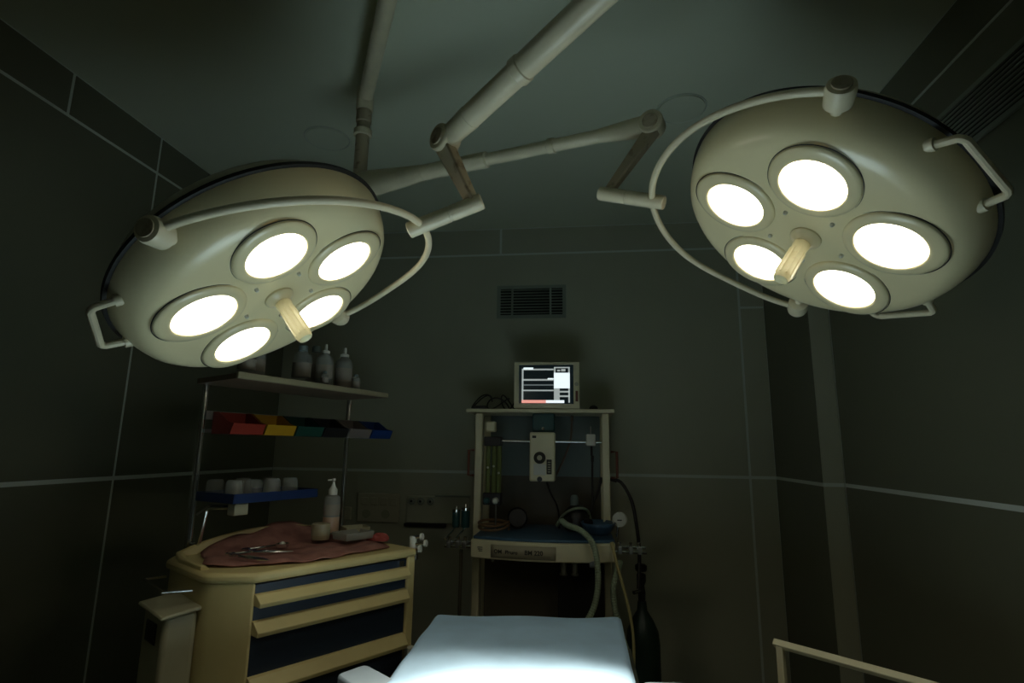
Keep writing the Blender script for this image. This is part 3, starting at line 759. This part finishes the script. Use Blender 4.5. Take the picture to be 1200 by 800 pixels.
obj('dial_plate', B().box(-.244, -.182, YM-.0515, YM-.0495, -.13, -.075), 'white', v, .002)
tb_ = obj('teal_housing', B().box(-.256, -.14, YM+.0, YM+.10, .088, .184), 'teal', t, .006)
obj('screw_head', B().cyl((-.20, YM, .105), (-.20, YM-.006, .105), .008, 12), 'chrome', tb_)
# flowmeter block
f_ = obj('flowmeter_head', B().box(-.508, -.418, YM-.02, YM+.05, .012, .060), 'black', t, .004)
obj('cream_housing', B().box(-.505, -.450, YM-.01, YM+.04, .085, .140), 'cream', t, .008)
for x in (-.488, -.457, -.430):
    tu = obj('flow_tube', B().cyl((x, YM+.01, -.225), (x, YM+.01, .012), .013, 18), 'greenglass', t)
    obj('float', B().ball((x, YM-.002, -.10+.03*math.sin(x*90)), .006, 8), 'white', tu)
f2 = obj('flowmeter_base', B().box(-.508, -.414, YM-.02, YM+.05, -.285, -.225), 'black', t, .004)
for x in (-.485, -.440):
    obj('flow_knob', B().lathe([(.016, 0), (.017, .02), (.012, .028), (0, .028)], (x, YM-.02, -.262), (0, -1, 0), 18), 'teal' if x < -.46 else 'white', f2)
obj('stem', B().cyl((-.438, YM-.03, -.27), (-.438, YM-.03, -.40), .004, 8), 'steel', t)
wb_ = obj('sensor_box', B().box(.022, .070, YM-.02, YM+.03, .018, .078), 'white', t, .006)
obj('sensor_pin', B().cyl((.046, YM, .078), (.046, YM, .118), .004, 8), 'steel', wb_)
obj('sensor_pin', B().cyl((.050, YM, .018), (.050, YM, -.03), .006, 8), 'black', wb_)
# pressure gauge on the right
g_ = obj('pressure_gauge', B().lathe([(.033, 0), (.036, .004), (.036, .022), (.032, .024), (.031, .020), (0, .020)], (.182, 2.90, -.334), (-.15, -1, .05), 28), 'white', t)
obj('gauge_needle', B().box(.168, .190, 2.876, 2.879, -.338, -.333), 'ink', g_)
obj('gauge_stem', B().cyl((.172, 2.90, -.36), (.165, 2.90, -.44), .006, 10), 'chrome', g_)
obj('gauge_arm', B().cyl((.182, 2.90, -.334), (.125, 2.955, -.36), .007, 10), 'cream', g_)

# black absorber canister, gauge, blue tray and bowl on the worktop
zw = -.405
t = thing('absorber_canister', 'round black canister with hose ports on the right of the blue worktop', 'canister', (-.03, 2.98, zw))
obj('canister_body', B().lathe([(.05, 0), (.062, .01), (.066, .06), (.058, .10), (.035, .122), (.018, .128)], (-.03, 2.98, zw), seg=28), 'black', t)
obj('dome', B().lathe([(.022, .125), (.022, .16), (.015, .175), (.0, .177)], (-.04, 2.98, zw), seg=16), 'greyp', t)
obj('hose_port', B().cyl((-.03, 2.96, zw+.06), (-.10, 2.90, zw+.055), .018, 14), 'black', t)
obj('hose_port', B().cyl((-.03, 2.96, zw+.05), (.04, 2.90, zw+.05), .018, 14), 'black', t)
t = thing('round_gauge', 'round dark gauge leaning on the worktop left of centre', 'gauge', (-.335, 3.0, zw))
obj('gauge_case', B().lathe([(.048, 0), (.052, .006), (.052, .03), (.046, .034), (.044, .028), (0, .028)], (-.33, 3.0, zw+.052), (-.1, -1, .15), 28), 'black', t)
obj('gauge_face', B().lathe([(.040, 0), (.040, .002)], (-.333, 2.9745, zw+.056), (-.1, -1, .15), 24), 'redbrown', t)
t = thing('coiled_tube', 'coil of thin brown tube lying on the left of the blue worktop', 'tube', (-.44, 2.88, zw))
obj('coil', B().tube([(-.44+.075*math.cos(a_)*(1+.05*math.sin(a_*3)), 2.87+.07*math.sin(a_), zw+.012+.012*math.sin(a_)+.003*a_) for a_ in [4*PI*k/64 for k in range(65)]], .006, 8), mat('brown_tube', (.22, .13, .06), .4), t)
t = thing('blue_kidney_tray', 'deep blue curved tray on the right end of the worktop', 'tray', (.07, 2.86, zw))
obj('tray_bowl', B().grid(lambda u, v: (.075+.085*math.cos(2*PI*u)*(.45+.55*v), 2.86+.11*math.sin(2*PI*u)*(.45+.55*v), zw+.004+.055*v*v), 32, 6), 'bluemat', t, solid=.004)
# suction jars at the left of the machine
for x, r_, h_, lab in ((-.605, .022, .085, 'small teal suction jar hung left of the anaesthesia machine, beside the wall outlets'), (-.655, .020, .075, 'dimmer teal suction jar left of the other one by the anaesthesia machine')):
    t = thing('suction_jar', lab, 'jar', (x, 2.98, -.41))
    obj('jar', B().lathe([(r_*.9, 0), (r_, .006), (r_, h_), (r_*.8, h_+.006)], (x, 2.98, -.405), seg=20), 'glassd' if 0 else 'teal', t)
    obj('lid', B().lathe([(r_*1.08, h_), (r_*1.08, h_+.014), (r_*.4, h_+.018), (r_*.3, h_+.03)], (x, 2.98, -.405), seg=20), 'chrome', t)
    obj('hanger', B().tube([(x, 2.98, -.40), (x, 2.90, -.415), (x, 2.75, -.43)], .005, 8), 'chrome', t)

# monitor
MX0, MX1, MZ0, MZ1, MY = -.352, -.009, .2055, .452, 2.93
t = thing('patient_monitor', 'patient monitor with glowing screen on the shelf of the anaesthesia machine', 'monitor', (-.18, 3.0, .2055))
obj('case', B().box(MX0, MX1, MY+.01, MY+.13, MZ0, MZ1), 'cream', t, .014, seg=3)
bz = B()
sx0, sx1, sz0, sz1 = -.328, -.040, .232, .438
for a_ in ((MX0, MX1, sz1, MZ1), (MX0, MX1, MZ0+.004, sz0), (MX0, sx0, sz0, sz1), (sx1, MX1, sz0, sz1)): bz.box(a_[0], a_[1], MY-.004, MY+.015, a_[2], a_[3])
obj('bezel', bz, 'cream', t)
s_ = obj('screen', B().box(sx0, sx1, MY+.004, MY+.014, sz0, sz1), 'scr', t)
def px_(u, v): return (sx0+(sx1-sx0)*(u-120)/(950-120), sz1-(sz1-sz0)*(v-95)/(660-95))   # position on the screen
def quad(name, u0, v0, u1, v1, m__, sk=0):
    x0, z0 = px_(u0, v1); x1, z1 = px_(u1, v0)
    obj(name, B().box(x0, x1, MY+.0025, MY+.0045, z0, z1), m__, s_)
quad('trace', 165, 150, 650, 172, 'scrg'); quad('heading', 190, 132, 340, 158, 'scrw')
quad('trace', 165, 300, 650, 324, 'scrg'); quad('pulse', 560, 288, 650, 306, 'scrw')
quad('trace', 190, 378, 650, 396, mat('screen_dim', (.1, .1, .1), .3, emit=(.5, .62, .62), estr=.2))
quad('trace', 165, 456, 650, 476, 'scrg')
quad('scale_bar', 165, 150, 190, 610, 'scrg')
quad('alarm_bar', 165, 604, 535, 648, 'scrr'); quad('status_bar', 535, 606, 810, 646, 'scrw')
quad('number_panel', 655, 210, 895, 435, 'scrw'); quad('number_column', 655, 435, 742, 606, 'scrg')
for v_ in (472, 536): quad('number_row', 742, v_, 895, v_+24, 'scrg')
quad('border', 872, 435, 895, 640, 'scrg'); quad('border', 655, 125, 895, 142, 'scrg'); quad('border', 655, 142, 680, 210, 'scrg'); quad('border', 872, 142, 895, 210, 'scrg')
quad('digits', 705, 165, 750, 190, 'scrg'); quad('digits', 765, 155, 830, 190, 'scrg')
obj('knob', B().lathe([(.010, 0), (.010, .012), (.007, .014)], (-.024, MY-.004, .335), (0, -1, 0), 16), 'outlet', t)
obj('alarm_strip', B().box(-.030, -.017, MY-.0055, MY-.003, .245, .30), 'redbrown', t)
for x in (MX0+.04, MX1-.04): obj('foot', B().box(x-.015, x+.015, MY+.02, MY+.10, .2052, .212), 'black', t)
# clutter of leads left of the monitor
t = thing('sensor_leads', 'tangle of dark sensor leads on the shelf left of the monitor', 'cable', (-.47, 3.0, .206))
for k, (cx_, cz_, r_) in enumerate(((-.53, .232, .055), (-.45, .226, .06), (-.40, .235, .04))):
    obj('lead', B().tube([(cx_+r_*math.cos(a_), 2.97+.05*k+.03*math.sin(a_), .211+max(0, (cz_-.2)*1.1*(1+math.sin(a_*1.5+k)))) for a_ in [2*PI*j/24 for j in range(25)]], .004, 6), 'blackr', t)
obj('plug', B().box(-.58, -.50, 2.93, 2.97, .2055, .222), 'blackr', t, .004)
o_ = obj('small_black_clip', B().lathe([(.018, 0), (.024, .004), (.02, .016), (.006, .024)], (.063, 2.96, .2055), seg=16), 'black'); tag(o_, 'small black clip on the machine shelf right of the monitor', 'clip')

# hoses
def hose(name, pts, r, m__, label, cat='hose', ribs=0, n=8):
    c = cr(pts, n)
    t_ = thing(name, label, cat, pts[0])
    obj('tube', B().tube(c, r, 12), m__, t_)
    if ribs:
        L_ = [0]
        for i in range(1, len(c)): L_.append(L_[-1]+(c[i]-c[i-1]).length)
        rb_ = B(); d_ = 0; i = 0
        while d_ < L_[-1]:
            while i < len(c)-2 and L_[i+1] < d_: i += 1
            s = (d_-L_[i])/max(1e-6, L_[i+1]-L_[i]); p = lerp(c[i], c[i+1], s); dd = (c[i+1]-c[i]).normalized()
            rb_.lathe([(r, -ribs*.25), (r*1.13, 0), (r, ribs*.25)], p, dd, 12); d_ += ribs
        obj('corrugation', rb_, m__, t_)
    else:
        obj('cuff', B().lathe([(r*1.35, 0), (r*1.35, .03), (r, .032)], c[0], (c[1]-c[0]), 14), m__, t_)
    return t_
hose('breathing_hose', [(-.10, 2.88, zw+.058), (-.07, 2.72, -.345), (0, 2.64, -.362), (.050, 2.60, -.42), (.064, 2.57, -.54), (.045, 2.55, -.65), (-.02, 2.55, -.78), (-.04, 2.62, -.95)], .0125, 'hose',
     'pale green corrugated breathing hose hanging over the worktop front', ribs=.011)
hose('breathing_hose', [(.168, 2.72, -.50), (.145, 2.66, -.545), (.130, 2.65, -.62), (.150, 2.65, -.74), (.20, 2.62, -.90), (.22, 2.6, -1.05)], .0125, 'hose',
     'second pale green breathing hose hanging right of the first, behind the yellow tube', ribs=.011)
hose('yellow_tube', [(.129, 2.66, -.405), (.150, 2.64, -.50), (.185, 2.64, -.63), (.208, 2.64, -.75), (.212, 2.64, -.87), (.20, 2.64, -1.05)], .0065, 'hosey',
     'thin yellow tube running down the right side of the machine', 'tube')
hose('breathing_hose', [(-.13, 3.0, zw+.02), (-.10, 2.95, zw+.075), (-.05, 2.90, zw+.112), (.0, 2.90, zw+.118), (.03, 2.96, zw+.095), (.045, 3.01, zw+.03)], .007, 'hose',
     'thin pale hose looping in front of the black canister', ribs=0)
hose('black_hose', [(.150, 3.0, -.146), (.20, 2.97, -.165), (.245, 2.95, -.25), (.264, 2.93, -.36), (.262, 2.80, -.47), (.250, 2.76, -.62)], .0085, 'blackr',
     'black rubber hose arching down right of the anaesthesia machine')
hose('power_cord', [(-.18, 2.94, -.162), (-.16, 2.95, -.22), (-.13, 2.97, -.28), (-.12, 3.0, -.34), (-.12, 3.02, -.40)], .0045, 'blackr', 'thin brown lead hanging from the cream vaporiser', 'cord')
hose('sensor_tube', [(-.05, 3.05, .18), (-.06, 3.05, .05), (-.10, 3.04, -.06), (-.14, 3.03, -.14)], .006, mat('brown_lead', (.14, .10, .07), .5), 'brown lead slanting behind the cross rail', 'cord')
hose('black_hose', [(.055, 2.99, -.03), (.052, 2.99, -.15), (.05, 2.98, -.28), (.03, 2.97, -.33)], .0055, 'blackr', 'thin black hose hanging under the white sensor box')
hose('black_hose', [(.10, 3.0, -.14), (.08, 3.0, -.21), (.055, 2.99, -.27), (.04, 2.99, -.34)], .0065, 'blackr', 'short black hose slanting to the canister beside the right post')

# gas cylinder right of the machine
t = thing('gas_cylinder', 'dark green gas cylinder standing right of the anaesthesia machine', 'gas cylinder', (.275, 2.88, ZF))
c = (.275, 2.88, ZF)
obj('cylinder_body', B().lathe([(.085, .0), (.078, .02), (.078, .42), (.072, .47), (.05, .52), (.024, .56), (.02, .60)], c, seg=36), 'gascyl', t)
vv = obj('valve', B().lathe([(.016, .60), (.018, .64), (.014, .67), (.022, .69), (.022, .72), (.012, .725)], c, seg=16), 'black', t)
obj('outlet', B().cyl((.275, 2.88, ZF+.65), (.235, 2.84, ZF+.645), .009, 12), 'chrome', vv)
obj('hand_wheel', B().lathe([(.024, .735), (.028, .742), (.028, .760), (.020, .766)], c, seg=18), 'black', vv)
# drip pole left of the machine
t = thing('thin_pole', 'thin dark pole standing left of the anaesthesia machine', 'pole', (-.575, 2.75, ZF))
obj('pole', B().cyl((-.575, 2.75, ZF+.02), (-.575, 2.75, -.475), .008, 12), 'darkm', t)
obj('pole_foot', B().lathe([(.07, 0), (.06, .012), (.012, .02)], (-.575, 2.75, ZF), seg=24), 'darkm', t)
